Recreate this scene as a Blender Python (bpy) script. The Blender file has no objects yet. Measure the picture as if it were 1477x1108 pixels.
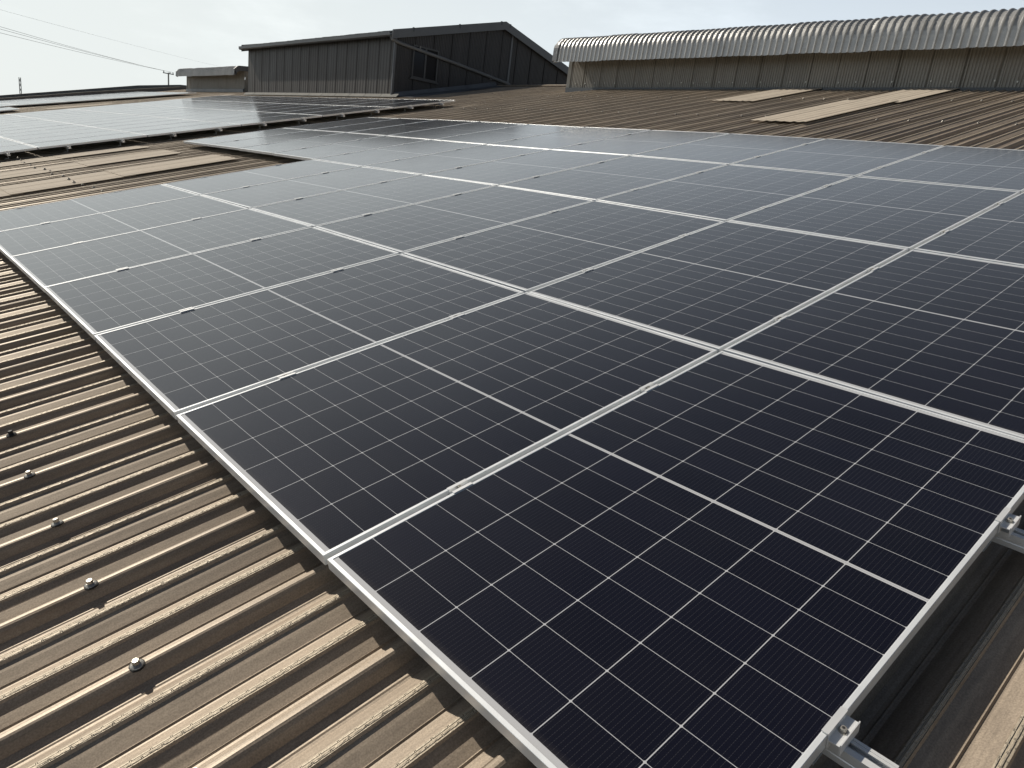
import bpy, math, random
from mathutils import Vector, Matrix
random.seed(7)
S = bpy.context.scene
COL = S.collection
R = math.radians
# ------------------------------------------------------------------ frames of reference
# roof coordinates (U up the slope, V along the ridge to the left, N off the roof); the roof pitch is 14.2 degrees
TH = R(14.2); ct, st = math.cos(TH), math.sin(TH)
B3 = Matrix(((0, -1, 0), (ct, 0, -st), (st, 0, ct)))
B4 = B3.to_4x4()
def W(u, v, n=0.0):
    return B3 @ Vector((u, v, n))
# ------------------------------------------------------------------ camera
def rodr(r):
    v = Vector(r); a = v.length
    return Matrix.Rotation(a, 3, v.normalized())
F_PX = 1038.81
RC = rodr((1.89212458, -0.75943603, 0.39315880))
CUVN = Vector((-0.55681701, -1.49265413, 1.15869482))
cam_d = bpy.data.cameras.new('camera'); cam = bpy.data.objects.new('camera', cam_d); COL.objects.link(cam)
cam_d.sensor_width = 36.0; cam_d.lens = F_PX / 1477.0 * 36.0
cam_d.clip_start = 0.05; cam_d.clip_end = 20000
rt = B3 @ RC[0]; up = -(B3 @ RC[1]); bk = -(B3 @ RC[2]); cp = B3 @ CUVN
cam.matrix_world = Matrix(((rt.x, up.x, bk.x, cp.x), (rt.y, up.y, bk.y, cp.y), (rt.z, up.z, bk.z, cp.z), (0, 0, 0, 1)))
S.camera = cam
def px(w):
    q = RC @ (B3.transposed() @ w - CUVN)
    return (738.5 + F_PX * q.x / q.z, 554 + F_PX * q.y / q.z) if q.z > .05 else (-9999, -9999)
# ------------------------------------------------------------------ light
sun_dir = (B3 @ Vector((0.0, 0.752, 0.659))).normalized()          # towards the sun
elev = math.asin(sun_dir.z)
sd = bpy.data.lights.new('sun', 'SUN'); so = bpy.data.objects.new('sun', sd); COL.objects.link(so)
sd.energy = 5.0; sd.angle = R(0.6); sd.color = (1.0, 0.92, 0.80)
so.rotation_euler = sun_dir.to_track_quat('Z', 'Y').to_euler(); so.location = (-30, -5, 40)
wd = bpy.data.worlds.new('World'); S.world = wd; wd.use_nodes = True
nt = wd.node_tree; nt.nodes.clear()
def N_(t, k, **kw):
    n = t.nodes.new(k)
    for a, b in kw.items(): setattr(n, a, b)
    return n
sky = N_(nt, 'ShaderNodeTexSky', sky_type='NISHITA', sun_disc=False)
sky.sun_elevation = elev; sky.sun_rotation = math.atan2(sun_dir.x, sun_dir.y)
sky.air_density = 1.0; sky.dust_density = 1.2; sky.ozone_density = 1.0; sky.altitude = 20
tc = N_(nt, 'ShaderNodeTexCoord')
L = nt.links.new
def wmath(op, a, b=None, c=None, clamp=False):
    n = N_(nt, 'ShaderNodeMath', operation=op); n.use_clamp = clamp
    for i, x in enumerate((a, b, c)):
        if x is None: continue
        if isinstance(x, (int, float)): n.inputs[i].default_value = x
        else: L(x, n.inputs[i])
    return n.outputs[0]
sep = N_(nt, 'ShaderNodeSeparateXYZ'); L(tc.outputs['Generated'], sep.inputs[0])
zz = wmath('MAXIMUM', sep.outputs['Z'], 0.0)
dt = N_(nt, 'ShaderNodeVectorMath', operation='DOT_PRODUCT'); L(tc.outputs['Generated'], dt.inputs[0]); dt.inputs[1].default_value = (-.995, .10, 0)
DT = dt.outputs['Value']
edge = wmath('ADD', .56, wmath('MULTIPLY', DT, .33))                                             # the band of haze reaches higher towards the sun
t_ = wmath('DIVIDE', wmath('SUBTRACT', zz, .10), wmath('SUBTRACT', edge, .10), clamp=True)
low = wmath('SUBTRACT', 1.0, wmath('MULTIPLY', wmath('MULTIPLY', t_, t_), wmath('SUBTRACT', 3.0, wmath('MULTIPLY', t_, 2.0))))
side = wmath('ADD', .78, wmath('MULTIPLY', DT, .10), clamp=True)
mp = N_(nt, 'ShaderNodeMapping'); mp.inputs['Scale'].default_value = (1.6, 1.6, 5.5)
nz = N_(nt, 'ShaderNodeTexNoise'); nz.inputs['Scale'].default_value = 2.1; nz.inputs['Detail'].default_value = 8; nz.inputs['Roughness'].default_value = .58
L(tc.outputs['Generated'], mp.inputs['Vector']); L(mp.outputs[0], nz.inputs['Vector'])
cl = N_(nt, 'ShaderNodeMapRange', interpolation_type='SMOOTHSTEP'); L(nz.outputs['Fac'], cl.inputs['Value'])
cl.inputs['From Min'].default_value = .46; cl.inputs['From Max'].default_value = .72; cl.inputs['To Min'].default_value = 0; cl.inputs['To Max'].default_value = .16
fac = wmath('ADD', wmath('MULTIPLY', low, side), wmath('MULTIPLY', cl.outputs[0], wmath('MULTIPLY_ADD', low, .85, .15)), clamp=True)
hz = N_(nt, 'ShaderNodeMixRGB', blend_type='MIX'); hz.inputs['Color1'].default_value = (17.0, 18.9, 20.6, 1); hz.inputs['Color2'].default_value = (17.6, 18.6, 18.4, 1)
L(wmath('MULTIPLY_ADD', DT, 2.3, -1.25, clamp=True), hz.inputs['Fac'])
mx = N_(nt, 'ShaderNodeMixRGB', blend_type='MIX'); L(hz.outputs[0], mx.inputs['Color2'])
bg = N_(nt, 'ShaderNodeBackground'); bg.inputs['Strength'].default_value = 0.052
wo = N_(nt, 'ShaderNodeOutputWorld')
L(fac, mx.inputs['Fac']); hs_ = N_(nt, 'ShaderNodeHueSaturation'); hs_.inputs['Saturation'].default_value = .95; hs_.inputs['Value'].default_value = .62; L(sky.outputs[0], hs_.inputs['Color']); L(hs_.outputs[0], mx.inputs['Color1']); L(mx.outputs[0], bg.inputs['Color']); L(bg.outputs[0], wo.inputs['Surface'])
S.view_settings.view_transform = 'Standard'; S.view_settings.look = 'None'; S.view_settings.exposure = 0.0; S.view_settings.gamma = 1.0
S.render.engine = 'CYCLES'; S.cycles.max_bounces = 8; S.cycles.use_denoising = True
# ------------------------------------------------------------------ materials
class MT:
    def __init__(s, name):
        s.m = bpy.data.materials.new(name); s.m.use_nodes = True; s.t = s.m.node_tree
        s.b = s.t.nodes['Principled BSDF']
    def n(s, k, **kw): return N_(s.t, k, **kw)
    def l(s, a, b): s.t.links.new(a, b)
    def set(s, **kw):
        for k, v in kw.items(): s.b.inputs[k.replace('_', ' ')].default_value = v
        return s
    def math(s, op, a, b=None, c=None):
        n = s.n('ShaderNodeMath', operation=op)
        for i, x in enumerate((a, b, c)):
            if x is None: continue
            if isinstance(x, (int, float)): n.inputs[i].default_value = x
            else: s.l(x, n.inputs[i])
        return n.outputs[0]
    def coord(s):
        if not hasattr(s, 'tcn'): s.tcn = s.n('ShaderNodeTexCoord')
        return s.tcn.outputs['Object']
    def noise(s, scale=(1, 1, 1), sc=1.0, det=4, rough=.55):
        mp = s.n('ShaderNodeMapping'); mp.inputs['Scale'].default_value = scale
        s.l(s.coord(), mp.inputs['Vector'])
        nz = s.n('ShaderNodeTexNoise'); nz.inputs['Scale'].default_value = sc; nz.inputs['Detail'].default_value = det; nz.inputs['Roughness'].default_value = rough
        s.l(mp.outputs[0], nz.inputs['Vector']); return nz.outputs['Fac']
    def ramp(s, fac, stops):
        r = s.n('ShaderNodeValToRGB'); e = r.color_ramp.elements
        while len(e) < len(stops): e.new(.5)
        for i, (p, c) in enumerate(stops): e[i].position = p; e[i].color = (*c, 1) if len(c) == 3 else c
        s.l(fac, r.inputs['Fac']); return r.outputs['Color']
    def mix(s, fac, a, b, mode='MIX'):
        m = s.n('ShaderNodeMixRGB', blend_type=mode)
        for i, x in enumerate((fac, a, b)):
            if isinstance(x, (int, float)): m.inputs[i].default_value = x
            elif isinstance(x, tuple): m.inputs[i].default_value = (*x, 1)
            else: s.l(x, m.inputs[i])
        return m.outputs[0]
    def bump(s, h, strength=.3, dist=.01):
        b = s.n('ShaderNodeBump'); b.inputs['Strength'].default_value = strength; b.inputs['Distance'].default_value = dist
        s.l(h, b.inputs['Height']); s.l(b.outputs[0], s.b.inputs['Normal'])
    def color(s, c): s.l(c, s.b.inputs['Base Color'])
    def rough(s, c): s.l(c, s.b.inputs['Roughness'])

def weathered(name, base, var=.35, streak=(.6, 12, 12), rough=.5, metallic=0.0, spot=None, bump=.15, blot=2.0):
    k = MT(name).set(Metallic=metallic)
    a = k.noise(streak, 1.0, 5, .6); b = k.noise((1, 1, 1), blot, 6, .6); c = k.noise((1, 1, 1), 90, 3, .6)
    lo = tuple(x * (1 - var) for x in base); hi = tuple(min(1, x * (1 + var)) for x in base)
    col = k.mix(.55, k.ramp(a, [(.3, lo), (.7, hi)]), k.ramp(b, [(.3, lo), (.7, hi)]))
    col = k.mix(.5, col, k.ramp(c, [(.3, (.72,) * 3), (.7, (1.2,) * 3)]), 'MULTIPLY')
    if spot: col = k.mix(k.ramp(k.noise((1, 1, 1), blot * 2.3, 8, .7), [(.60, (0, 0, 0)), (.74, (.8, .8, .8))]), col, spot)
    k.color(col); k.rough(k.math('ADD', k.math('MULTIPLY', b, .3), rough - .15))
    if bump: k.bump(c, bump, .002)
    return k.m

def roof_paint(name, crest=False):
    k = MT(name)
    a = k.noise((.35, 70, 1), 1.0, 6, .72)                          # long thin run-off streaks down the slope
    b = k.noise((1, 1, 1), 1.1, 6, .6)                              # broad fading
    c = k.noise((9, 60, 60), 1.0, 4, .6)
    g = k.noise((1, 1, 1), 260, 2, .5)
    r = k.noise((.8, 5, 1), 1.6, 7, .7)
    lo, hi = (.205, .172, .142), (.450, .375, .296)
    col = k.mix(.5, k.ramp(a, [(.28, lo), (.72, hi)]), k.ramp(b, [(.3, lo), (.72, hi)]))
    col = k.mix(.55, col, k.ramp(c, [(.3, (.70, .69, .67)), (.7, (1.18, 1.16, 1.12))]), 'MULTIPLY')
    col = k.mix(.5, col, k.ramp(g, [(.3, (.55, .55, .55)), (.7, (1.36, 1.36, 1.36))]), 'MULTIPLY')
    col = k.mix(k.ramp(r, [(.58, (0, 0, 0)), (.78, (.55, .55, .55))]), col, (.20, .115, .055))   # rust wash
    if crest: col = k.mix(.45, col, (.60, .53, .41))
    k.color(col); k.rough(k.math('ADD', k.math('MULTIPLY', b, .24), .37))
    k.set(Metallic=.12); k.set(**{'Specular_IOR_Level': .48, 'Specular_Tint': (1, .93, .80, 1)})
    if crest:
        mp = k.n('ShaderNodeMapping'); k.l(k.coord(), mp.inputs['Vector']); mp.inputs['Scale'].default_value = (1, 1, 1)
        br = k.n('ShaderNodeTexBrick'); k.l(mp.outputs[0], br.inputs['Vector'])
        for nm, v in (('Scale', 1.0), ('Mortar Size', .0024), ('Mortar Smooth', .8), ('Brick Width', .042), ('Row Height', .0085)): br.inputs[nm].default_value = v
        br.inputs['Color1'].default_value = (1, 1, 1, 1); br.inputs['Color2'].default_value = (.75, .75, .75, 1); br.inputs['Mortar'].default_value = (0, 0, 0, 1)
        h = k.mix(.35, br.outputs['Color'], k.noise((60, 160, 1), 1.0, 3, .6)); k.bump(h, 1.0, .010)
    else:
        k.bump(g, .10, .0015)
    return k.m

M_roof = roof_paint('weathered_roof_paint'); M_crest = roof_paint('embossed_rib_crest', True)

def solar_cells():
    k = MT('solar_cells')
    sx = k.n('ShaderNodeSeparateXYZ'); k.l(k.coord(), sx.inputs[0]); X, Y = sx.outputs['X'], sx.outputs['Y']
    PU, PV, UM, VM, MID = .10638, .1853, .0250, .0111, .0050         # cell pitch, margins, half of the centre gap
    ax = k.math('ABSOLUTE', k.math('SUBTRACT', X, .881))            # distance from the centre line
    q = k.math('SUBTRACT', ax, MID)
    fu = k.math('FRACT', k.math('DIVIDE', q, PU)); du = k.math('MULTIPLY', k.math('SUBTRACT', .5, k.math('ABSOLUTE', k.math('SUBTRACT', fu, .5))), PU)
    r = k.math('SUBTRACT', Y, VM)
    fv = k.math('FRACT', k.math('DIVIDE', r, PV)); dv = k.math('MULTIPLY', k.math('SUBTRACT', .5, k.math('ABSOLUTE', k.math('SUBTRACT', fv, .5))), PV)
    line_v = k.math('LESS_THAN', du, .0007)                        # thin lines along V
    line_u = k.math('LESS_THAN', dv, .0011)                        # thicker lines along U
    dia = k.math('LESS_THAN', k.math('ADD', du, dv), .0044)         # clipped cell corners
    mid = k.math('LESS_THAN', ax, MID - .0006)
    seam = k.math('MULTIPLY', k.math('LESS_THAN', ax, .0006), .5)
    edge = k.math('GREATER_THAN', ax, .881 - UM)
    edv = k.math('LESS_THAN', k.math('MINIMUM', Y, k.math('SUBTRACT', 1.134, Y)), VM + .0006)
    w = k.math('MAXIMUM', k.math('MAXIMUM', line_v, line_u), k.math('MAXIMUM', dia, k.math('MAXIMUM', mid, k.math('MAXIMUM', edge, edv))))
    w = k.math('SUBTRACT', w, seam); w.node.use_clamp = True
    fb = k.math('FRACT', k.math('DIVIDE', r, PV / 16.0))
    bus = k.math('LESS_THAN', k.math('ABSOLUTE', k.math('SUBTRACT', fb, .5)), .040)
    fd = k.math('FRACT', k.math('DIVIDE', X, .0062)); dots = k.math('ADD', .35, k.math('MULTIPLY', k.math('LESS_THAN', k.math('ABSOLUTE', k.math('SUBTRACT', fd, .5)), .22), .65))
    bus = k.math('MULTIPLY', bus, dots)
    # tiny tone change from cell to cell
    cb = k.n('ShaderNodeCombineXYZ'); k.l(k.math('FLOOR', k.math('DIVIDE', k.math('SUBTRACT', X, .02), PU)), cb.inputs[0]); k.l(k.math('FLOOR', k.math('DIVIDE', r, PV)), cb.inputs[1])
    wn = k.n('ShaderNodeTexWhiteNoise', noise_dimensions='3D'); k.l(cb.outputs[0], wn.inputs['Vector'])
    oi = k.n('ShaderNodeObjectInfo'); k.l(oi.outputs['Random'], cb.inputs[2])
    cell = k.mix(wn.outputs['Value'], (.0022, .0022, .0066), (.0034, .0035, .0094))
    cell = k.mix(oi.outputs['Random'], cell, k.mix(1.0, cell, (1.25, 1.2, 1.15), 'MULTIPLY'))
    col = k.mix(k.math('MULTIPLY', bus, .55), cell, (.060, .060, .066))
    col = k.mix(w, col, (.43, .44, .46))
    dust = k.noise((1, 1, 1), 3.0, 8, .65)
    col = k.mix(k.ramp(dust, [(.35, (.0004,) * 3), (.8, (.0045,) * 3)]), col, (.55, .50, .42))
    low_edge = k.math('MULTIPLY', k.math('SUBTRACT', 1.0, k.math('DIVIDE', X, .042)), k.math('MULTIPLY', k.noise((14, 30, 1), 1.0, 5, .7), .16)); low_edge.node.use_clamp = True
    col = k.mix(low_edge, col, (.36, .32, .26))                       # grime washed down to the lower frame edge
    k.color(col)
    k.rough(k.math('ADD', .085, k.math('MULTIPLY', dust, .07)))
    k.set(IOR=1.56, Sheen_Weight=.045, Sheen_Roughness=.45)
    k.set(**{'Specular_IOR_Level': .5})
    k.bump(k.noise((1, 1, 1), 2.2, 2, .5), .05, .004)
    return k.m
M_cell = solar_cells()

def metal(name, base, rough, metallic=.6, var=.08):
    k = MT(name).set(Metallic=metallic)
    a = k.noise((3, 3, 3), 2.0, 5, .6)
    k.color(k.ramp(a, [(.3, tuple(x * (1 - var) for x in base)), (.7, tuple(min(1, x * (1 + var)) for x in base))]))
    k.rough(k.math('ADD', k.math('MULTIPLY', a, .16), rough - .08)); k.bump(k.noise((40, 400, 400), 1.0, 2), .04, .0006)
    return k.m
M_frame = metal('anodised_aluminium', (.72, .745, .765), .36, .30)
M_rail = metal('bare_aluminium', (.74, .75, .755), .36, .4)
M_steel = metal('zinc_steel', (.42, .40, .36), .40, .7, .25)
M_rubber = weathered('black_rubber', (.012, .012, .012), .3, rough=.7)
M_sky = weathered('beige_fibreglass_sheet', (.44, .385, .315), .12, (.5, 8, 8), .8, spot=(.36, .305, .25), blot=3.0)
M_sky.node_tree.nodes['Principled BSDF'].inputs['Specular IOR Level'].default_value = .15
M_dark = weathered('dark_profiled_steel', (.042, .037, .034), .35, (9, 9, .5), .55, spot=(.024, .020, .017), blot=.9)
M_gable = weathered('grimy_grey_steel', (.038, .038, .041), .42, (9, 9, .35), .6, spot=(.016, .017, .018), blot=1.6)
M_trim = weathered('blue_grey_trim', (.105, .114, .126), .15, (1, 1, 1), .5)
M_flash = weathered('pale_grey_flashing', (.20, .20, .19), .2, (2, 2, 2), .9)
M_flash.node_tree.nodes['Principled BSDF'].inputs['Specular IOR Level'].default_value = .08
M_gutter = weathered('dark_gutter_paint', (.055, .062, .070), .2, (1, 1, 1), .45)
M_pipe = weathered('grey_plastic_pipe', (.15, .155, .16), .15, (1, 1, 1), .5)
M_mon = weathered('taupe_profiled_steel', (.265, .252, .226), .18, (9, 9, .5), .55, spot=(.19, .165, .135), blot=1.2)
M_can = weathered('silver_grey_canopy_steel', (.40, .40, .39), .26, (9, 9, .6), .38, .35, spot=(.24, .225, .20), blot=1.6)
M_apron = weathered('slate_grey_apron', (.120, .128, .140), .25, (2, 2, 2), .5)
M_black = MT('dark_interior').set(Base_Color=(.006, .006, .008, 1), Roughness=.8).m
M_glass = MT('dusky_window_glass').set(Base_Color=(.010, .013, .020, 1), Roughness=.2, IOR=1.25).m
M_wfr = weathered('grey_window_frame', (.055, .058, .062), .15, rough=.5)
M_conc = weathered('pale_concrete', (.34, .33, .31), .2, rough=.8)
M_wire = MT('grey_cable').set(Base_Color=(.12, .12, .125, 1), Roughness=.6).m
M_parap = weathered('grey_parapet_sheet', (.12, .125, .135), .2, (1, 1, 1), .6)
M_ground = weathered('yard_ground', (.14, .145, .10), .4, (.02, .02, .02), .9, spot=(.07, .10, .045), bump=0, blot=.03)
# ------------------------------------------------------------------ mesh helpers
class MB:
    def __init__(s): s.v = []; s.f = []; s.mi = []
    def quad(s, a, b, c, d, m=0):
        i = len(s.v); s.v += [a, b, c, d]; s.f.append((i, i + 1, i + 2, i + 3)); s.mi.append(m)
    def box(s, p0, p1, T=None, m=0):
        x0, y0, z0 = p0; x1, y1, z1 = p1
        c = [Vector((x, y, z)) for x in (x0, x1) for y in (y0, y1) for z in (z0, z1)]
        if T is not None: c = [T @ q for q in c]
        i = len(s.v); s.v += c
        for f in ((0, 1, 3, 2), (4, 6, 7, 5), (0, 4, 5, 1), (2, 3, 7, 6), (0, 2, 6, 4), (1, 5, 7, 3)):
            s.f.append(tuple(i + k for k in f)); s.mi.append(m)
    def loft(s, rings, closed=True, caps=True, m=0):
        n = len(rings[0]); i = len(s.v)
        for r in rings: s.v += [Vector(p) for p in r]
        for k in range(len(rings) - 1):
            for j in range(n if closed else n - 1):
                a = i + k * n + j; b = i + k * n + (j + 1) % n
                s.f.append((a, b, b + n, a + n)); s.mi.append(m)
        if closed and caps:
            s.f.append(tuple(range(i + n - 1, i - 1, -1))); s.mi.append(m)
            s.f.append(tuple(range(i + (len(rings) - 1) * n, i + len(rings) * n))); s.mi.append(m)
    def tube(s, pts, rad, n=8, m=0):
        pts = [Vector(p) for p in pts]; rr = rad if isinstance(rad, (list, tuple)) else [rad] * len(pts)
        rings = []
        for k, p in enumerate(pts):
            d = (pts[min(k + 1, len(pts) - 1)] - pts[max(k - 1, 0)]).normalized()
            a = d.cross(Vector((0, 0, 1)) if abs(d.z) < .9 else Vector((1, 0, 0))).normalized(); b = d.cross(a)
            rings.append([p + rr[k] * (math.cos(2 * math.pi * j / n) * a + math.sin(2 * math.pi * j / n) * b) for j in range(n)])
        s.loft(rings, m=m)
    def prism(s, poly, ax0, ax1, place, m=0):
        """poly of 2-D points swept between two positions; place(a, b, t) -> Vector"""
        s.loft([[place(a, b, ax0) for a, b in poly], [place(a, b, ax1) for a, b in poly]], m=m)
    def build(s, name, mats, parent=None, smooth=False, matrix=None):
        me = bpy.data.meshes.new(name); me.from_pydata([tuple(v) for v in s.v], [], s.f)
        for m in (mats if isinstance(mats, (list, tuple)) else [mats]): me.materials.append(m)
        if any(s.mi): me.polygons.foreach_set('material_index', s.mi)
        if smooth: me.polygons.foreach_set('use_smooth', [True] * len(s.f))
        me.update()
        o = bpy.data.objects.new(name, me); COL.objects.link(o)
        if matrix is not None: o.matrix_world = matrix
        if parent is not None: o.parent = parent
        return o
def tag(o, label=None, cat=None, group=None, kind=None):
    for k, v in (('label', label), ('category', cat), ('group', group), ('kind', kind)):
        if v: o[k] = v
    return o
def empty(name, M=None, label=None, cat=None, group=None):
    o = bpy.data.objects.new(name, None); COL.objects.link(o); o.empty_display_size = .2
    if M is not None: o.matrix_world = M
    return tag(o, label, cat, group)
def dup(o, parent=None):
    c = o.copy(); COL.objects.link(c)
    if parent is not None: c.parent = parent
    for ch in o.children: dup(ch, c)
    return c
# ------------------------------------------------------------------ the sagging of the old roof
HG = [[-.019, -.024, -.013, .008, .016, .004, .002, .000, .000, -.001, -.001, -.003],
      [-.013, -.016, -.010, .005, .017, .016, .008, .003, .003, .001, -.002, -.007],
      [-.010, -.002, .001, .010, .016, .014, .008, .007, .006, .003, -.003, -.012],
      [-.009, -.003, .004, .013, .017, .009, .004, .005, .007, .003, -.007, -.016],
      [-.009, -.004, .001, .009, .012, .007, -.001, -.002, .000, -.005, -.016, -.029]]
def clampf(x, a, b): return max(a, min(b, x))
def g_near(u, v):
    a = clampf(u / 1.782, 0, 3.9999); b = clampf(v / 1.154 + 1, 0, 10.9999)
    i, j = int(a), int(b); a -= i; b -= j
    z = (HG[i][j] * (1 - a) + HG[i + 1][j] * a) * (1 - b) + (HG[i][j + 1] * (1 - a) + HG[i + 1][j + 1] * a) * b
    if u > 7.128:
        t = clampf((u - 7.128) / 6.8, 0, 1); z = z * (1 - t)
    return z
def g2(u): return clampf(.02 - .0113 * (u - 1.8), -.13, .025)
def g3(u): return clampf(.04 - .024 * (u - 5), -.17, .06)
def g(u, v):
    if v < 11.54: return g_near(u, v)
    if v < 13.4:
        t = (v - 11.54) / 1.86; return g_near(u, 11.54) * (1 - t) + g2(u) * t
    if v < 28: return g2(u)
    t = clampf((v - 28) / 7, 0, 1); return g2(u) * (1 - t) + g3(u) * t
def g_roof(u, v):                                                   # the sheets sag a little more than the panels beyond the gap
    t = clampf((v - 12.0) / 1.0, 0, 1) * clampf((30 - v) / 1.5, 0, 1) * clampf((11.2 - u) / .8, 0, 1)
    return g(u, v) - .038 * t * t * (3 - 2 * t)
# ------------------------------------------------------------------ roof sheeting
PROF = [(-.011, -.1068, 0), (-.004, -.1052, 0), (.0035, -.1054, 0), (.009, -.1080, 0), (.0165, -.117, 0), (.029, -.1385, 0), (.046, -.1446, 0), (.0545, -.1446, 0), (.0575, -.1418, 0), (.0615, -.1442, 0), (.068, -.1445, 0),
        (.121, -.1128, 0), (.1245, -.1075, 1), (.1335, -.1055, 1), (.143, -.1078, 0), (.1465, -.1165, 0), (.165, -.1225, 0), (.197, -.1365, 0), (.2005, -.1340, 0), (.2045, -.1382, 0), (.210, -.1376, 0),
        (.2505, -.1185, 0), (.2535, -.1140, 1), (.2635, -.1130, 1), (.272, -.1150, 0), (.2755, -.1220, 0), (.296, -.1360, 0), (.325, -.1478, 0), (.3285, -.1450, 0), (.333, -.1492, 0), (.340, -.1488, 0),
        (.3655, -.1375, 0), (.3685, -.1330, 0), (.3715, -.1352, 0), (.376, -.1330, 0), (.3835, -.1120, 0), (.3855, -.1120, 0)]
CV = .10                                                           # a screw-bearing crest stands at V = CV + .4 k
def prof_points(v0, v1):
    """profile points with V falling from v1 to v0: (V, N, material)"""
    out = []
    k = math.ceil((v1 - CV) / .4) + 1
    while True:
        base = CV + .4 * k
        if base < v0 - .5: break
        for d, n, m in PROF:
            v = base - d
            if v0 <= v <= v1: out.append((v, n, m))
        k -= 1
    return out
def sheet(us, v0, v1, lift=0.0, jitter=0.0, amp=1.0):
    pts = prof_points(v0, v1); mb = MB(); n = len(pts)
    for u in us:
        for v, nn, m in pts:
            mb.v.append((u, v, -.106 + (nn + .106) * amp + lift + g_roof(u, v) + (random.uniform(-jitter, jitter) if jitter else 0)))
    for i in range(len(us) - 1):
        for j in range(n - 1):
            a = i * n + j
            mb.f.append((a, a + n, a + n + 1, a + 1)); mb.mi.append(pts[j][2])
    return mb
RIDGE = 16.45
bld = empty('warehouse_building', None, 'brown ribbed metal warehouse roof that everything else stands on', 'building')
us = [-6 + .55 * i for i in range(int((RIDGE + 6) / .55) + 1)] + [RIDGE]
rs = sheet(us, -7.5, 46.0, jitter=.0006).build('roof_sheet', [M_roof, M_crest], bld, matrix=B4)
# back slope, ridge cap, walls (mostly out of sight)
mb = MB(); pts = prof_points(-7.5, 46.0)[::2]
for (uu, dn) in ((0, 0), (22.4, 0)):
    for v, nn, m in pts:
        w = W(RIDGE, v, nn + g(RIDGE, v) - .01); mb.v.append((w.x, w.y + uu * ct, w.z - uu * st))
n = len(pts)
for j in range(n - 1): mb.f.append((j, j + 1, j + 1 + n, j + n)); mb.mi.append(0)
mb.build('rear_roof_sheet', M_roof, bld)
mb = MB(); vs = [-7.5 + 1.0 * i for i in range(54)]
def capring(v):
    c = W(RIDGE, v, -.088 + g(RIDGE, v)); o = []
    for dy in (-.22, 0, .22): o.append((c.x, c.y + dy * ct, c.z - abs(dy) * st + .012))
    for dy in (.22, 0, -.22): o.append((c.x, c.y + dy * ct, c.z - abs(dy) * st))
    return o
mb.loft([capring(v) for v in vs]); mb.build('ridge_cap', M_roof, bld)
GZ = -9.0
mb = MB()
e0 = W(-5.8, 0, -.2)
yb = W(RIDGE, 0, 0).y + 22.1 * ct
for (x0, y0, x1, y1) in ((-46, e0.y, 7.4, e0.y + .1), (-46, yb - .1, 7.4, yb)): mb.box((x0, y0, GZ), (x1, y1, e0.z - .02))
for x in (-45.9, 7.3):
    r_ = W(RIDGE, 0, -.32)
    for xx in (x,):
        mb.loft([[(xx - .05, e0.y + .1, GZ), (xx - .05, e0.y + .1, e0.z - .15), (xx - .05, r_.y, r_.z), (xx - .05, yb - .1, e0.z - .15), (xx - .05, yb - .1, GZ)],
                 [(xx + .05, e0.y + .1, GZ), (xx + .05, e0.y + .1, e0.z - .15), (xx + .05, r_.y, r_.z), (xx + .05, yb - .1, e0.z - .15), (xx + .05, yb - .1, GZ)]])
mb.build('wall', M_mon, bld)
# translucent beige sheets let into the roof
def skylight(u0, u1, v0, v1, lift):
    uu = [u0 + (u1 - u0) * i / 6 for i in range(7)]
    o = sheet(uu, v0, v1, lift, amp=.22).build('skylight_sheet', [M_sky, M_sky], bld, matrix=B4)
    md = o.modifiers.new('solid', 'SOLIDIFY'); md.thickness = .006; md.offset = -1
for (v0, v1, ue) in ((8.72, 9.68, 3.35), (10.52, 11.42, 3.18), (12.12, 12.96, 3.2)):
    skylight(-1.2, .75, v0, v1, .010); skylight(.62, 2.0, v0, v1, .017); skylight(1.86, ue, v0, v1, .024)
skylight(8.95, 11.75, 3.52, 4.36, .026); skylight(11.6, 13.98, 3.44, 4.28, .016)
skylight(11.5, 13.98, 5.9, 6.74, .018)
skylight(5.6, 8.2, 29.6, 30.5, .016); skylight(5.3, 7.6, 31.2, 32.1, .016); skylight(9.2, 12.0, 30.2, 31.1, .03)
# roofing screws on the tall crests
def screw_mesh():
    mb = MB()
    def ring(r, z, n=14): return [(r * math.cos(2 * math.pi * k / n), r * math.sin(2 * math.pi * k / n), z) for k in range(n)]
    mb.loft([ring(.0235, -.003), ring(.0235, .0015), ring(.021, .003)], m=1)
    mb.loft([ring(.0205, .0032), ring(.019, .0055), ring(.0135, .0085), ring(.0115, .0095)], m=0)
    mb.loft([[(x * .0112 / .011, y * .0112 / .011, z) for x, y, z in ring(.011, zz, 6)] for zz in (.0095, .0205)] + [ring(.0095, .0225, 6)], m=0)
    return mb
sc0 = screw_mesh().build('roof_screw', [M_steel, M_rubber], bld)
scd = screw_mesh().build('roof_screw', [M_rubber, M_rubber], bld)
def place_screw(o, u, v):
    n = -.1068 + g(u, v); dn = (g(u, v + .05) - g(u, v - .05)) / .1
    o.matrix_world = B4 @ Matrix.Translation((u, v, n)) @ Matrix.Rotation(random.uniform(-.09, .09), 4, 'X') @ Matrix.Scale(.80, 4) @ Matrix.Rotation(random.uniform(0, 3), 4, 'Z')
first = True
for k in range(-3, 12):
    u = -.465 + random.uniform(-.012, .012)
    if k == 4: o = scd
    elif first: o = sc0; first = False
    else: o = sc0.copy(); COL.objects.link(o)
    place_screw(o, u, CV + .4 * k)
for k in range(-2, 32):
    if 3.2 < CV + .4 * k < 4.5: continue
    o = sc0.copy(); COL.objects.link(o); place_screw(o, 9.6 + random.uniform(-.03, .03), CV + .4 * k)
for k in range(-2, 30):
    if 3.2 < CV + .4 * k < 4.5 or 5.7 < CV + .4 * k < 7: continue
    o = sc0.copy(); COL.objects.link(o); place_screw(o, 12.1 + random.uniform(-.03, .03), CV + .4 * k)
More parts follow.
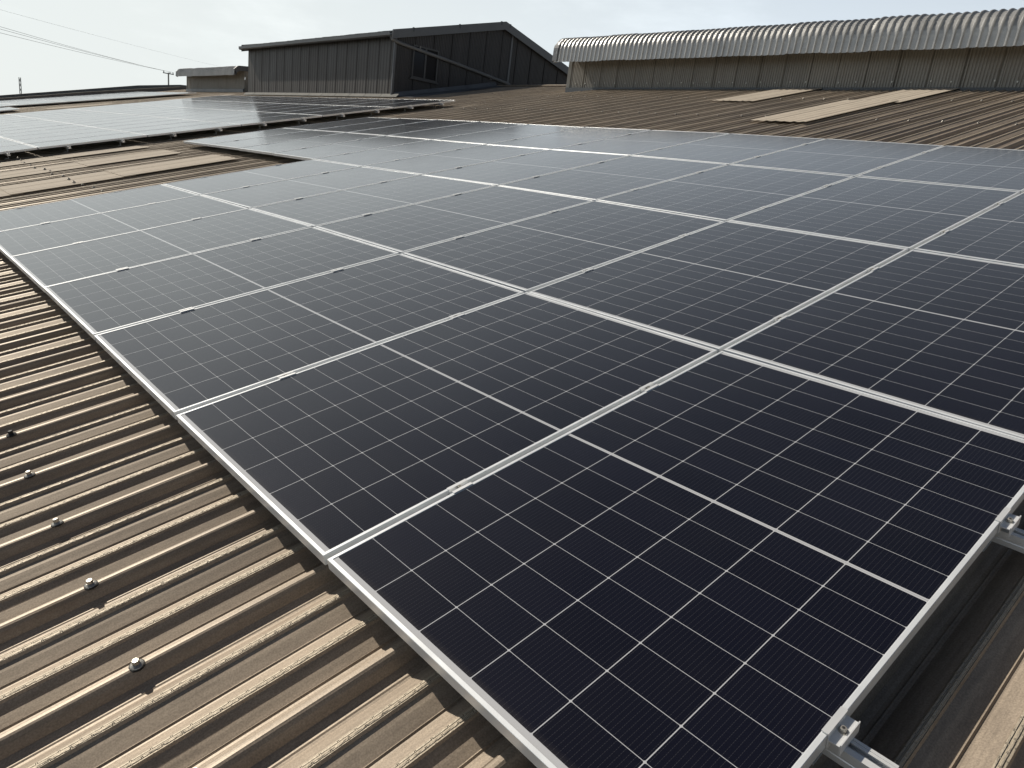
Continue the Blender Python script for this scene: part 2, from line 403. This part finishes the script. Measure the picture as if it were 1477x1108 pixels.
for k in range(18, 33):
    o = sc0.copy(); COL.objects.link(o); place_screw(o, 1.35 + random.uniform(-.03, .03), CV + .4 * k); o.location += B3 @ Vector((0, 0, .03))
# ------------------------------------------------------------------ solar panels
LU, LV, TK = 1.762, 1.134, .032
def panel_proto():
    root = empty('solar_panel', None, 'x', 'solar panel')
    prof = [(0, -TK), (0, -.0010), (.0010, 0), (.0104, 0), (.0110, -.0006), (.0110, -.0085), (.0022, -.0085), (.0022, -.0300), (.0250, -.0300), (.0250, -TK)]
    corners = [(0, 0, 1, 1), (LU, 0, -1, 1), (LU, LV, -1, -1), (0, LV, 1, -1), (0, 0, 1, 1)]
    mb = MB()
    mb.loft([[(cx + sx * d, cy + sy * d, z) for d, z in prof] for cx, cy, sx, sy in corners], caps=False)
    mb.build('frame', M_frame, root)
    mb = MB(); mb.box((.0106, .0106, -.0068), (LU - .0106, LV - .0106, -.0016)); mb.build('cell_sheet', M_cell, root)
    return root
proto = panel_proto(); used = [False]
def place_panel(u0, v0, hfun, label, group):
    def h(u, v): return hfun(u, v)
    a, b, c, d = h(u0, v0), h(u0 + LU, v0), h(u0, v0 + LV), h(u0 + LU, v0 + LV)
    m = (a + b + c + d) / 4; su = (b + d - a - c) / 2 / LU + random.uniform(-.0016, .0016); sv = (c + d - a - b) / 2 / LV + random.uniform(-.0022, .0022)
    ex = Vector((1, 0, su)).normalized(); ey = Vector((0, 1, sv)); ey = (ey - ex * ey.dot(ex)).normalized(); ez = ex.cross(ey)
    cen = Vector((u0 + LU / 2, v0 + LV / 2, m)); org = cen - ex * LU / 2 - ey * LV / 2
    Mt = Matrix(((ex.x, ey.x, ez.x, org.x), (ex.y, ey.y, ez.y, org.y), (ex.z, ey.z, ez.z, org.z), (0, 0, 0, 1)))
    if used[0]: o = dup(proto)
    else: o = proto; used[0] = True
    o.matrix_world = B4 @ Mt
    o['label'] = label; o['category'] = 'solar panel'; o['group'] = group
    return o
ORD = ['leftmost', 'second from left', 'third from left', 'fourth from left', 'fifth from left', 'sixth from left', 'seventh from left', 'eighth from left', 'ninth from left', 'tenth from left', 'eleventh from left']
NTH = ['first', 'second', 'third', 'fourth', 'fifth', 'sixth', 'seventh', 'eighth', 'ninth', 'tenth', 'eleventh', 'twelfth', 'thirteenth', 'fourteenth']
ROWU = [.010, 1.784, 3.562, 5.344]; ROWN = ['front', 'second', 'third', 'back']; NC = [7, 7, 11, 11]
def col_v(k): return (k - 1) * 1.154 + .010                        # k = 0 is the near right column
for r in range(4):
    for k in range(NC[r]):
        if r == 0 and k == 0: lab = 'black solar panel in the near corner, nearest to the camera, with rail ends beside it'
        else: lab = '%s solar panel of the %s row in the large near array' % (ORD[NC[r] - 1 - k], ROWN[r])
        place_panel(ROWU[r], col_v(k), g, lab, 'solar panels of the near array')
A2V, A2N = 13.42, 13
def h2(u, v): return g2(u)
for r in range(6):
    for k in range(A2N):
        u0, v0 = .004 + 1.782 * r, A2V + 1.154 * k
        q = [px(W(u0 + a * LU, v0 + b * LV, 0)) for a in (0, 1) for b in (0, 1)]
        if max(p[0] for p in q) < -5: continue
        place_panel(u0, v0, h2, 'pale solar panel beyond the gap, %s row from top, %s column from near edge' % (NTH[5 - r], NTH[k]), 'solar panels of the array beyond the gap')
A3V = 35.0
for r in range(2, 7):
    for k in range(8):
        u0, v0 = -.35 + 1.782 * r, A3V + 1.154 * k
        q = [px(W(u0 + a * LU, v0 + b * LV, 0)) for a in (0, 1) for b in (0, 1)]
        if max(p[0] for p in q) < -5: continue
        place_panel(u0, v0, lambda u, v: g3(u), 'tiny far solar panel below the parapet, %s row from top, %s column from near edge' % (NTH[6 - r], NTH[k]), 'solar panels of the farthest array')
for k in range(2):
    place_panel(2.66, 31.3 + 1.154 * k, g, ('nearer' if k == 0 else 'farther') + ' of two solar panels alone at the left picture edge', 'pair of panels at the left edge')
# ------------------------------------------------------------------ mounting rails with clamps and roof brackets
RP = [(-.02, 0), (-.006, 0), (-.006, -.003), (-.014, -.003), (-.014, -.018), (.014, -.018), (.014, -.003), (.006, -.003), (.006, 0), (.012, 0), (.012, -.0015), (.0135, -.0015), (.0135, 0), (.02, 0), (.02, -.016), (.0185, -.018), (.0185, -.024), (.02, -.026), (.02, -.04), (-.02, -.04), (-.02, -.026), (-.0185, -.024), (-.0185, -.018), (-.02, -.016)]
def ringp(r, z, n=10, cx=0, cy=0): return [(cx + r * math.cos(2 * math.pi * k / n), cy + r * math.sin(2 * math.pi * k / n), z) for k in range(n)]
def mid_clamp_mb():
    mb = MB(); T = .0005
    poly = [(-.0185, T), (-.0185, T + .0028), (-.0070, T + .0028), (-.0062, -.006), (.0062, -.006), (.0070, T + .0028), (.0185, T + .0028), (.0185, T), (.0098, T), (.0090, -.0090), (-.0090, -.0090), (-.0098, T)]
    mb.prism(poly, -.035, .035, lambda a, b, t: Vector((t, a, b))); mb.box((-.035, -.0085, -.030), (.035, -.0060, -.009)); mb.box((-.035, .0060, -.030), (.035, .0085, -.009))
    return mb
def bolt_mb(z, cy=0):
    mb = MB(); mb.loft([ringp(.0062, z, 12, 0, cy), ringp(.0062, z + .0075, 12, 0, cy), ringp(.0055, z + .0085, 12, 0, cy)], m=0)
    mb.loft([ringp(.0030, z + .00855, 6, 0, cy), ringp(.0030, z + .0090, 6, 0, cy)], m=1)
    mb.loft([ringp(.0095, z - .0004, 14, 0, cy), ringp(.0095, z + .0012, 14, 0, cy)], m=0)
    return mb
def end_clamp_mb():
    mb = MB(); T = .0005                                           # lip over the frame at +y side, body hangs at -y
    poly = [(.0115, T), (.0115, T + .003), (-.0020, T + .003), (-.0020, -.010), (-.0240, -.010), (-.0245, -.005), (-.0270, -.005), (-.0270, -.0325), (-.0240, -.0325), (-.0240, -.0128), (-.0042, -.0128), (-.0042, -.0325), (-.0010, -.0325), (-.0010, T)]
    mb.prism(poly, -.037, .037, lambda a, b, t: Vector((t, a, b)))
    return mb
mc0 = mid_clamp_mb().build('mid_clamp', M_rail); b0 = bolt_mb(-.0060).build('bolt', [M_steel, M_rubber], mc0)
ec0 = end_clamp_mb().build('end_clamp', M_rail); b1 = bolt_mb(-.0100, -.0125).build('bolt', [M_steel, M_rubber], ec0)
mb = MB()
mb.box((-.030, -.026, 0), (.030, .026, .004)); mb.box((.0215, -.022, .004), (.0265, .022, .100)); mb.loft([[(.0265 + dx, y * 1, .048 + z) for y, z in [(.008 * math.cos(k * math.pi / 3), .008 * math.sin(k * math.pi / 3)) for k in range(6)]] for dx in (0, .006)])
rb0 = mb.build('roof_bracket', M_rail)
protos = {'mid_clamp': [mc0, False], 'end_clamp': [ec0, False], 'roof_bracket': [rb0, False]}
def piece(kind, parent, u, v, n, flip=False):
    o, usd = protos[kind]
    if usd: o = dup(o)
    else: protos[kind][1] = True
    o.parent = parent
    o.matrix_basis = Matrix.Translation((u, v, n)) @ (Matrix.Rotation(math.pi, 4, 'Z') if flip else Matrix.Identity(4))
    return o
def rail(u, va, vb, hf, label, group, mids, ends, every=1.2):
    root = empty('mounting_rail', B4, label, 'mounting rail', group)
    mb = MB(); n = max(2, int((vb - va) / .577) + 1)
    rings = []
    for i in range(n + 1):
        v = va + (vb - va) * i / n; z = hf(u, v) - TK - .0008
        rings.append([(u + a, v, z + b) for a, b in RP])
    mb.loft(rings); mb.build('rail_profile', M_rail, root)
    for v in mids: piece('mid_clamp', root, u, v, hf(u, v))
    for v, fl in ends: piece('end_clamp', root, u, v, hf(u, v), fl)
    k = math.ceil((va + .03 - CV) / .4); v = CV + .4 * k
    while v < vb - .02:
        piece('roof_bracket', root, u, v, -.1065 + g_roof(u, v)); v += every
for r in range(4):
    for j, du in enumerate((.444, 1.318)):
        u = ROWU[r] + du; ve = col_v(NC[r] - 1) + LV
        rail(u, -1.252 + (.01 if j else 0), ve + .085, g, 'aluminium rail under the %s row of the near array, %s of its two' % (ROWN[r], ('lower', 'upper')[j]), 'rails of the near array',
             [col_v(k) - .010 for k in range(1, NC[r])], [(col_v(0), False), (ve, True)])
for r in range(6):
    for j, du in enumerate((.444, 1.318)):
        u = .004 + 1.782 * r + du
        if u < 1.0: continue
        rail(u, A2V - .10, A2V + 1.154 * 9, h2, 'rail end under the far black panel edge, %s row from top, %s of two' % (NTH[5 - r], ('lower', 'upper')[j]), 'rails of the array beyond the gap', [], [(A2V, False)], 3.6)
# ------------------------------------------------------------------ corrugated walls
def corr_wall(name, mats, parent, p0, p1, ztop, zbot, pitch, depth, out, seams=0, smooth=False):
    """vertical sheet from p0 to p1 (xy), ztop/zbot functions of the fraction, ribs pointing to 'out'"""
    p0 = Vector((*p0, 0)); p1 = Vector((*p1, 0)); o = Vector((*out, 0)); Lh = (p1 - p0).length
    xs = []; k = 0
    while k * pitch < Lh:
        for f, d in ((0, 0), (.30, 0), (.44, 1), (.80, 1), (.94, 0)):
            x = (k + f) * pitch
            if x < Lh: xs.append((x, d))
        k += 1
    if seams: xs += [(i * seams + e, 0) for i in range(int(Lh / seams) + 1) for e in (.001, .029, .031, .049, .052) if i * seams + e < Lh]
    xs.append((Lh, 0)); xs.sort(); mb = MB()
    for x, d in xs:
        t = x / Lh
        if seams and (x % seams) < .05: d = -1.6 if (x % seams) < .03 else 1.0
        q = p0.lerp(p1, t) + o * (d * depth)
        mb.v += [(q.x, q.y, zbot(t)), (q.x, q.y, ztop(t))]
    for i in range(len(xs) - 1): mb.f.append((2 * i, 2 * i + 2, 2 * i + 3, 2 * i + 1)); mb.mi.append(0)
    return mb.build(name, mats, parent)
# ------------------------------------------------------------------ the penthouse on the ridge
XG, XL, YF, YR, YB = -18.60, -29.40, 11.857, 15.90, 19.95
ZE, ZR = 4.55, 5.62
hs = empty('rooftop_house', Matrix.Translation((XG, YF, 2.9)), 'dark corrugated rooftop house with pitched roof, window and slanting drainpipe', 'rooftop house')
def ht(o):
    o.matrix_parent_inverse = hs.matrix_world.inverted(); return o
base = lambda u: W(u, 19, -.13 + g(u, 19))
zb_front = base(12.25).z - .10
ht(corr_wall('front_wall', M_dark, hs, (XL, YF), (XG, YF), lambda t: ZE + .02, lambda t: zb_front, .165, .007, (0, -1), .66))
gz = lambda t: ZE + (ZR - ZE) * (1 - abs(YF + t * (YB - YF) - YR) / (YR - YF))
ht(corr_wall('gable_wall', M_gable, hs, (XG, YF), (XG, YB), gz, lambda t: 2.4, .062, .010, (1, 0), .68))
ht(corr_wall('rear_gable_wall', M_gable, hs, (XL, YB), (XL, YF), lambda t: gz(1 - t), lambda t: 2.4, .2, .010, (-1, 0)))
mb = MB(); mb.box((XL, YB, 2.2), (XG, YB + .03, ZE + .02)); ht(mb.build('back_wall', M_dark, hs))
mb = MB()
for y in (YF - .012, YR + .47):
    z1 = gz((y - YF) / (YB - YF)) - .02
    mb = MB(); mb.box((XG - .02, y - .035, 2.6), (XG + .030, y + .035, z1)); ht(mb.build('corner_trim', M_trim, hs))
mb = MB()                                                          # roof: two ribbed slopes
X0, X1 = XL - .18, XG + .16
n = int((X1 - X0) / .133)
def roof_z(y): return ZR + .10 - abs(y - YR) * (ZR - ZE) / (YR - YF)
for ya, yb_ in ((YF - .20, YR), (YR, YB + .2)):
    i0 = len(mb.v); cnt = 0
    for i in range(n * 2 + 1):
        x = X0 + (X1 - X0) * i / (n * 2); dz = .022 if i % 2 else 0
        for y in (ya, yb_): mb.v.append((x, y, roof_z(y) + dz + random.uniform(-.006, .006)))
    for i in range(n * 2): a = i0 + 2 * i; mb.f.append((a, a + 2, a + 3, a + 1)); mb.mi.append(0)
rf = ht(mb.build('roof', M_gutter, hs)); md = rf.modifiers.new('solid', 'SOLIDIFY'); md.thickness = .03; md.offset = -1
mb = MB()                                                          # barge boards on both gables
for xx in (XG + .14, XL - .17):
    for ya, yb_ in ((YF - .22, YR), (YR, YB + .22)):
        poly = [(ya, roof_z(ya) + .045), (yb_, roof_z(yb_) + .045), (yb_, roof_z(yb_) - .20), (ya, roof_z(ya) - .20)]
        mb = MB(); mb.loft([[(xx, y, z) for y, z in poly], [(xx + .03, y, z) for y, z in poly]]); ht(mb.build('barge_board', M_trim, hs))
for yy in (12.35, 14.05, 15.72, 16.1):
    mb = MB(); z = roof_z(yy); mb.box((XG + .128, yy - .025, z - .06), (XG + .176, yy + .025, z + .058)); ht(mb.build('barge_clip', M_gutter, hs))
mb = MB()                                                          # eaves gutter
yg = YF - .22; zg = roof_z(YF - .2) - .035
poly = [(-.09, .0), (-.085, -.085), (-.05, -.115), (.03, -.115), (.06, -.09), (.06, 0), (.05, 0), (.05, -.085), (.025, -.105), (-.045, -.105), (-.075, -.08), (-.08, 0)]
mb.prism(poly, X0 - .05, X1 - .03, lambda a, b, t: Vector((t, yg + a, zg + b + .002 * math.sin(t))))
ht(mb.build('gutter', M_gutter, hs))
mb = MB()                                                          # slanting drainpipe
xp = XG + .075
mb.tube([(XG + .06, YF - .20, zg - .10), (xp, YF - .18, zg - .17), (xp, YF - .02, zg - .21), (xp, YF + .15, zg - .235), (xp, 14.0, 4.16), (xp, 16.30, 3.935), (xp, 16.42, 3.90), (xp, 16.45, 3.84)], .048, 10)
for y in (12.7, 14.2, 15.6): mb.box((XG + .005, y - .02, 4.43 - (y - 12.0) * .126 - .05), (xp, y + .02, 4.43 - (y - 12.0) * .126 + .05))
ht(mb.build('drainpipe', M_pipe, hs, smooth=False))
# window in the gable
wy0, wy1, wz0, wz1 = 12.47, 13.42, 3.47, 4.40
mb = MB(); fx0, fx1 = XG + .012, XG + .050; t_ = .045
for (a, b, c, d) in ((wy0, wy1, wz0, wz0 + t_), (wy0, wy1, wz1 - t_, wz1), (wy0, wy0 + t_, wz0 + t_, wz1 - t_), (wy1 - t_, wy1, wz0 + t_, wz1 - t_), ((wy0 + wy1) / 2 - .03, (wy0 + wy1) / 2 + .03, wz0 + t_, wz1 - t_)):
    mb.box((fx0, a, c), (fx1, b, d))
win = ht(mb.build('window', M_wfr, hs))
mb = MB(); mb.box((XG + .013, wy0 + t_, wz0 + t_), (XG + .030, (wy0 + wy1) / 2 - .03, wz1 - t_)); pa = mb.build('pane', M_glass, win)
mb = MB(); mb.box((XG + .013, (wy0 + wy1) / 2 + .03, wz0 + t_), (XG + .016, wy1 - t_, wz1 - t_)); ob = mb.build('opening', M_black, win); ob['label'] = 'open black half of the window'
mb = MB(); mb.box((XG + .012, wy0 - .06, wz0 - .05), (XG + .085, wy1 + .06, wz0 - .002)); si = mb.build('sill', M_wfr, win)
for q in (pa, ob, si): q.matrix_parent_inverse = Matrix.Identity(4); q.location = (0, 0, 0)
# flashings where it meets the roof
mb = MB(); 
for i in range(12):
    va = -XG - .4 + i * .95; vb_ = va + .93
    pts_ = [W(12.07, va, -.090 + g(12, va)), W(12.07, vb_, -.090 + g(12, vb_)), W(12.19, vb_, -.02 + g(12, vb_)), W(12.19, va, -.02 + g(12, va))]
    mb.loft([[p for p in pts_], [p + Vector((0, .0, .012)) for p in pts_]])
ht(mb.build('base_flashing', M_flash, hs))
mb = MB(); rr = []
for u in (12.25, 13.3, 14.4, 15.4, 16.30):
    a = W(u, 17.55 + (u - 12.25) * .12, -.098 + g(u, 17.9)); b = W(u, 18.50, -.080 + g(u, 18.5)); c = W(u, 18.585, .03 + g(u, 18.5))
    d_ = Vector((0, 0, -.006)); rr.append([a, b, c, c + d_ + Vector((-.006, 0, 0)), b + d_ + Vector((-.006, 0, 0)), a + d_])
mb.loft(rr); ht(mb.build('apron_flashing', M_apron, hs))
# ------------------------------------------------------------------ ridge monitors with curved corrugated eaves
def monitor(xa, xb, label, dots, yw=13.60, zoff=0.0, rad=.37, hang=.24):
    root = empty('roof_monitor', Matrix.Translation((xa, yw, 3.3)), label, 'roof monitor', 'ridge monitors')
    inv = root.matrix_world.inverted()
    def fix(o): o.matrix_parent_inverse = inv; return o
    zt = 3.75 + rad + hang + zoff
    fix(corr_wall('wall', M_mon, root, (xa, yw), (xb, yw), lambda t: zt, lambda t: 3.12 + zoff, .0525, .017, (0, -1), .555))
    mb = MB(); mb.box((xa, 18.6, 2.8), (xb, 18.63, zt)); fix(mb.build('rear_wall', M_mon, root))
    for x in (xa, xb):
        mb = MB(); mb.loft([[(x - .01, y, z) for y, z in ((yw + .02, 3.1), (yw + .02, zt - .02), (16.05, zt + .28), (18.58, zt - .02), (18.58, 2.8), (16.05, 3.4))], [(x + .01, y, z) for y, z in ((yw + .02, 3.1), (yw + .02, zt - .02), (16.05, zt + .28), (18.58, zt - .02), (18.58, 2.8), (16.05, 3.4))]])
        fix(mb.build('end_wall', M_mon, root))
    mb = MB(); mb.box((xa - .03, yw - .03, 3.12 + zoff), (xa + .09, yw + .05, zt - .1)); fix(mb.build('corner_trim', M_flash, root))
    mb = MB(); mb.box((xa, yw - .07, 3.2 + zoff), (xb, yw - .012, 3.345 + zoff)); fix(mb.build('base_flashing', M_gutter, root))
    # canopy section (y, z): hangs down, bends over, runs back over the ridge and bends down again
    ylo, zlo = yw - .52, 3.875 + zoff
    cy, cz = ylo + rad, zlo + hang
    sec = [(ylo - .012, zlo), (ylo - .006, zlo + hang * .4), (ylo, zlo + hang * .8)] + [(cy - rad * math.cos(R(a)), cz + rad * math.sin(R(a))) for a in (0, 10, 20, 30)] + [(cy - (rad + e) * math.cos(R(a)), cz + (rad + e) * math.sin(R(a))) for a, e in ((36, .004), (40, -.005), (44, .004), (48, -.005), (52, .004), (56, -.005), (60, .004), (64, -.004), (70, 0), (80, 0))]
    top = sec[-1]; sec += [(cy + .3, top[1] + .035), (14.8, top[1] + .16), (16.05, top[1] + .27)]
    sec += [(32.1 - y, z) for y, z in reversed(sec[:-1])]
    x0, x1 = xa - .10, xb + .10
    prof = []                                                       # ribs across x
    k = 0
    while x0 + k * .1333 < x1:
        for f, d in ((0, 0), (.44, 0), (.56, 1), (.70, 1.0), (.82, .1)): 
            x = x0 + (k + f) * .1333
            if x < x1: prof.append((x, d))
        k += 1
    mb = MB(); ns = len(sec)
    nrm = []
    for i, (y, z) in enumerate(sec):
        a = sec[max(i - 1, 0)]; b = sec[min(i + 1, ns - 1)]; d = Vector((b[0] - a[0], b[1] - a[1])).normalized(); nrm.append((-d.y, d.x))
    wob = {}
    for x, d in prof:
        kx = int((x - x0) / .8); w_ = wob.setdefault(kx, random.uniform(-.010, .010))
        for (y, z), (ny, nz_) in zip(sec, nrm): mb.v.append((x, y + ny * d * .032, z + nz_ * d * .032 + w_))
    for i in range(len(prof) - 1):
        for j in range(ns - 1): a = i * ns + j; mb.f.append((a, a + ns, a + ns + 1, a + 1)); mb.mi.append(0)
    fix(mb.build('canopy', M_can, root))
    # ragged lap just behind the bend, as a second layer of sheets
    mb = MB()
    for xx in (x0 - .03, x1 - .13):                                  # end plates closing the curved eave
        pick = sec[:7] + sec[8:16:2] + sec[15:19]
        out = [(y - .03 if j < 6 else y, z + .035) for j, (y, z) in enumerate(pick)]; inn = [(y + .05, z - .18 if j > 3 else z) for j, (y, z) in enumerate(pick)]
        for j in range(len(pick) - 1):
            q = [out[j], out[j + 1], inn[j + 1], inn[j]]
            mb.loft([[(xx, y, z) for y, z in q], [(xx + .16, y, z) for y, z in q]])
        fix(mb.build('end_trim', M_trim, root)); mb = MB()
    if dots:
        o0 = None; x = xa + .3
        while x < min(xb, .5):
            if o0 is None:
                o0 = MB(); o0.loft([[(.014 * math.cos(k * math.pi / 4), -d_, .014 * math.sin(k * math.pi / 4)) for k in range(8)] for d_ in (0, .018)]); o0 = o0.build('wall_screw', M_steel, root)
                o = o0
            else: o = o0.copy(); COL.objects.link(o)
            o.matrix_parent_inverse = inv; o.location = (x, yw - .009, 3.45 + random.uniform(-.012, .012)); x += .333
    return root
monitor(-12.92, 6.0, 'long taupe roof monitor with curved corrugated eave along the ridge', True)
monitor(-41.7, -34.0, 'short far roof monitor with curved eave behind the dark house', False, zoff=-.06, rad=.24, hang=.16)
# ------------------------------------------------------------------ far parapet and neighbouring roof
par = empty('parapet', Matrix.Translation((-46.2, 8, 2)), 'low grey sloping parapet with pale cap at the far roof end', 'parapet')
inv = par.matrix_world.inverted()
def pslab(x0, x1, pts, zlow, name, mat):
    mb = MB()
    lo = [(y, z - zlow) for y, z in reversed(pts)]
    mb.loft([[(x0, y, z) for y, z in pts + lo], [(x1, y, z) for y, z in pts + lo]]); o = mb.build(name, mat, par); o.matrix_parent_inverse = inv
top = [(-6, -1.30), (5.73, 1.50), (10, 2.52), (14.65, 3.54), (16, 3.7)]
pslab(-46.25, -46.05, top, .9, 'wall', M_parap)
pslab(-46.32, -46.0, [(y, z + .045) for y, z in top], .04, 'cap', M_flash)
nb = empty('neighbour_roof', Matrix.Translation((-60, 12, 2)), 'dark far roof edge peeping over the grey parapet', 'building'); inv = nb.matrix_world.inverted()
mb = MB(); pts = [(-8, -1.9), (7.68, 1.90), (16.25, 3.95), (19.2, 4.48), (21, 4.6), (40, .2), (40, GZ), (-8, GZ)]
mb.loft([[(-60, y, z) for y, z in pts], [(-60.4, y, z) for y, z in pts]]); o = mb.build('wall', M_gutter, nb); o.matrix_parent_inverse = inv
# ------------------------------------------------------------------ poles, wires, mast
def pole(x, y, z, label):
    r = empty('utility_pole', Matrix.Translation((x, y, GZ)), label, 'utility pole'); inv = r.matrix_world.inverted()
    mb = MB(); mb.tube([(x, y, GZ), (x, y, z + .1)], [.17, .10], 10); o = mb.build('shaft', M_conc, r); o.matrix_parent_inverse = inv
    mb = MB(); mb.box((x - .06, y - .75, z - .10), (x + .06, y + .75, z + .02)); o = mb.build('crossarm', M_gutter, r); o.matrix_parent_inverse = inv
    for dy in (-.65, 0.22, .65):
        mb = MB(); mb.tube([(x, y + dy, z + .02), (x, y + dy, z + .10), (x, y + dy, z + .24)], [.04, .075, .05], 8); o = mb.build('insulator', M_trim, r); o.matrix_parent_inverse = inv
pole(-120, 37.05, 9.2, 'small distant utility pole with crossarm left of the short monitor')
# where the wires leave the picture on the left
def ray(pxx, pyy): return B3 @ (RC.transposed() @ Vector(((pxx - 738.5) / F_PX, (pyy - 554) / F_PX, 1)))
def along(pxx, pyy, X):
    d = ray(pxx, pyy); t = (X - cp.x) / d.x; return cp + d * t
XE = -62
for i, (yl, dy, dz, nm) in enumerate(((38, -.65, .24, 'uppermost of the three close power lines running to the distant pole'), (41.5, .22, .24, 'middle of the three close power lines running to the distant pole'), (47, .65, .24, 'lowest of the three close power lines running to the distant pole'), (18, 0, 1.9, 'faint single power line high above the other three'))):
    a = Vector((-120, 37.05 + dy, 9.2 + dz)); pa_ = px(a)
    s = (yl - pa_[1]) / (0 - pa_[0]); b = along(-140, pa_[1] + s * (-140 - pa_[0]) - 3, XE)
    if i == 3: a = along(330, 99, -150)
    pts = [a.lerp(b, t / 14) + Vector((0, 0, -.55 * 4 * (t / 14) * (1 - t / 14) * .35)) for t in range(15)]
    mb = MB(); mb.tube(pts, (.014 if i < 3 else .007), 5); tag(mb.build('power_line', M_wire), nm, 'power line', 'power lines')
    if i == 1: bmid = b
r = empty('lattice_mast', Matrix.Translation((-120, 18.3, GZ)), 'thin distant lattice mast standing above the far roof edge', 'mast'); inv = r.matrix_world.inverted()
mb = MB(); cs = [(-.09, -.09), (.09, -.09), (.09, .09), (-.09, .09)]
for a, b in cs: mb.tube([(-120 + a, 18.3 + b, GZ), (-120 + a, 18.3 + b, 5.4)], .035, 5)
for k in range(24):
    z = GZ + k * .6
    for j in range(4):
        a, b = cs[j], cs[(j + 1) % 4]; mb.tube([(-120 + a[0], 18.3 + a[1], z), (-120 + b[0], 18.3 + b[1], z + .6)], .018, 4)
o = mb.build('lattice', M_gutter, r); o.matrix_parent_inverse = inv
# ------------------------------------------------------------------ ground
mb = MB(); mb.quad((-4000, -4000, GZ), (4000, -4000, GZ), (4000, 4000, GZ), (-4000, 4000, GZ)); tag(mb.build('ground', M_ground), 'flat dull ground far below the roof', 'ground', kind='structure')
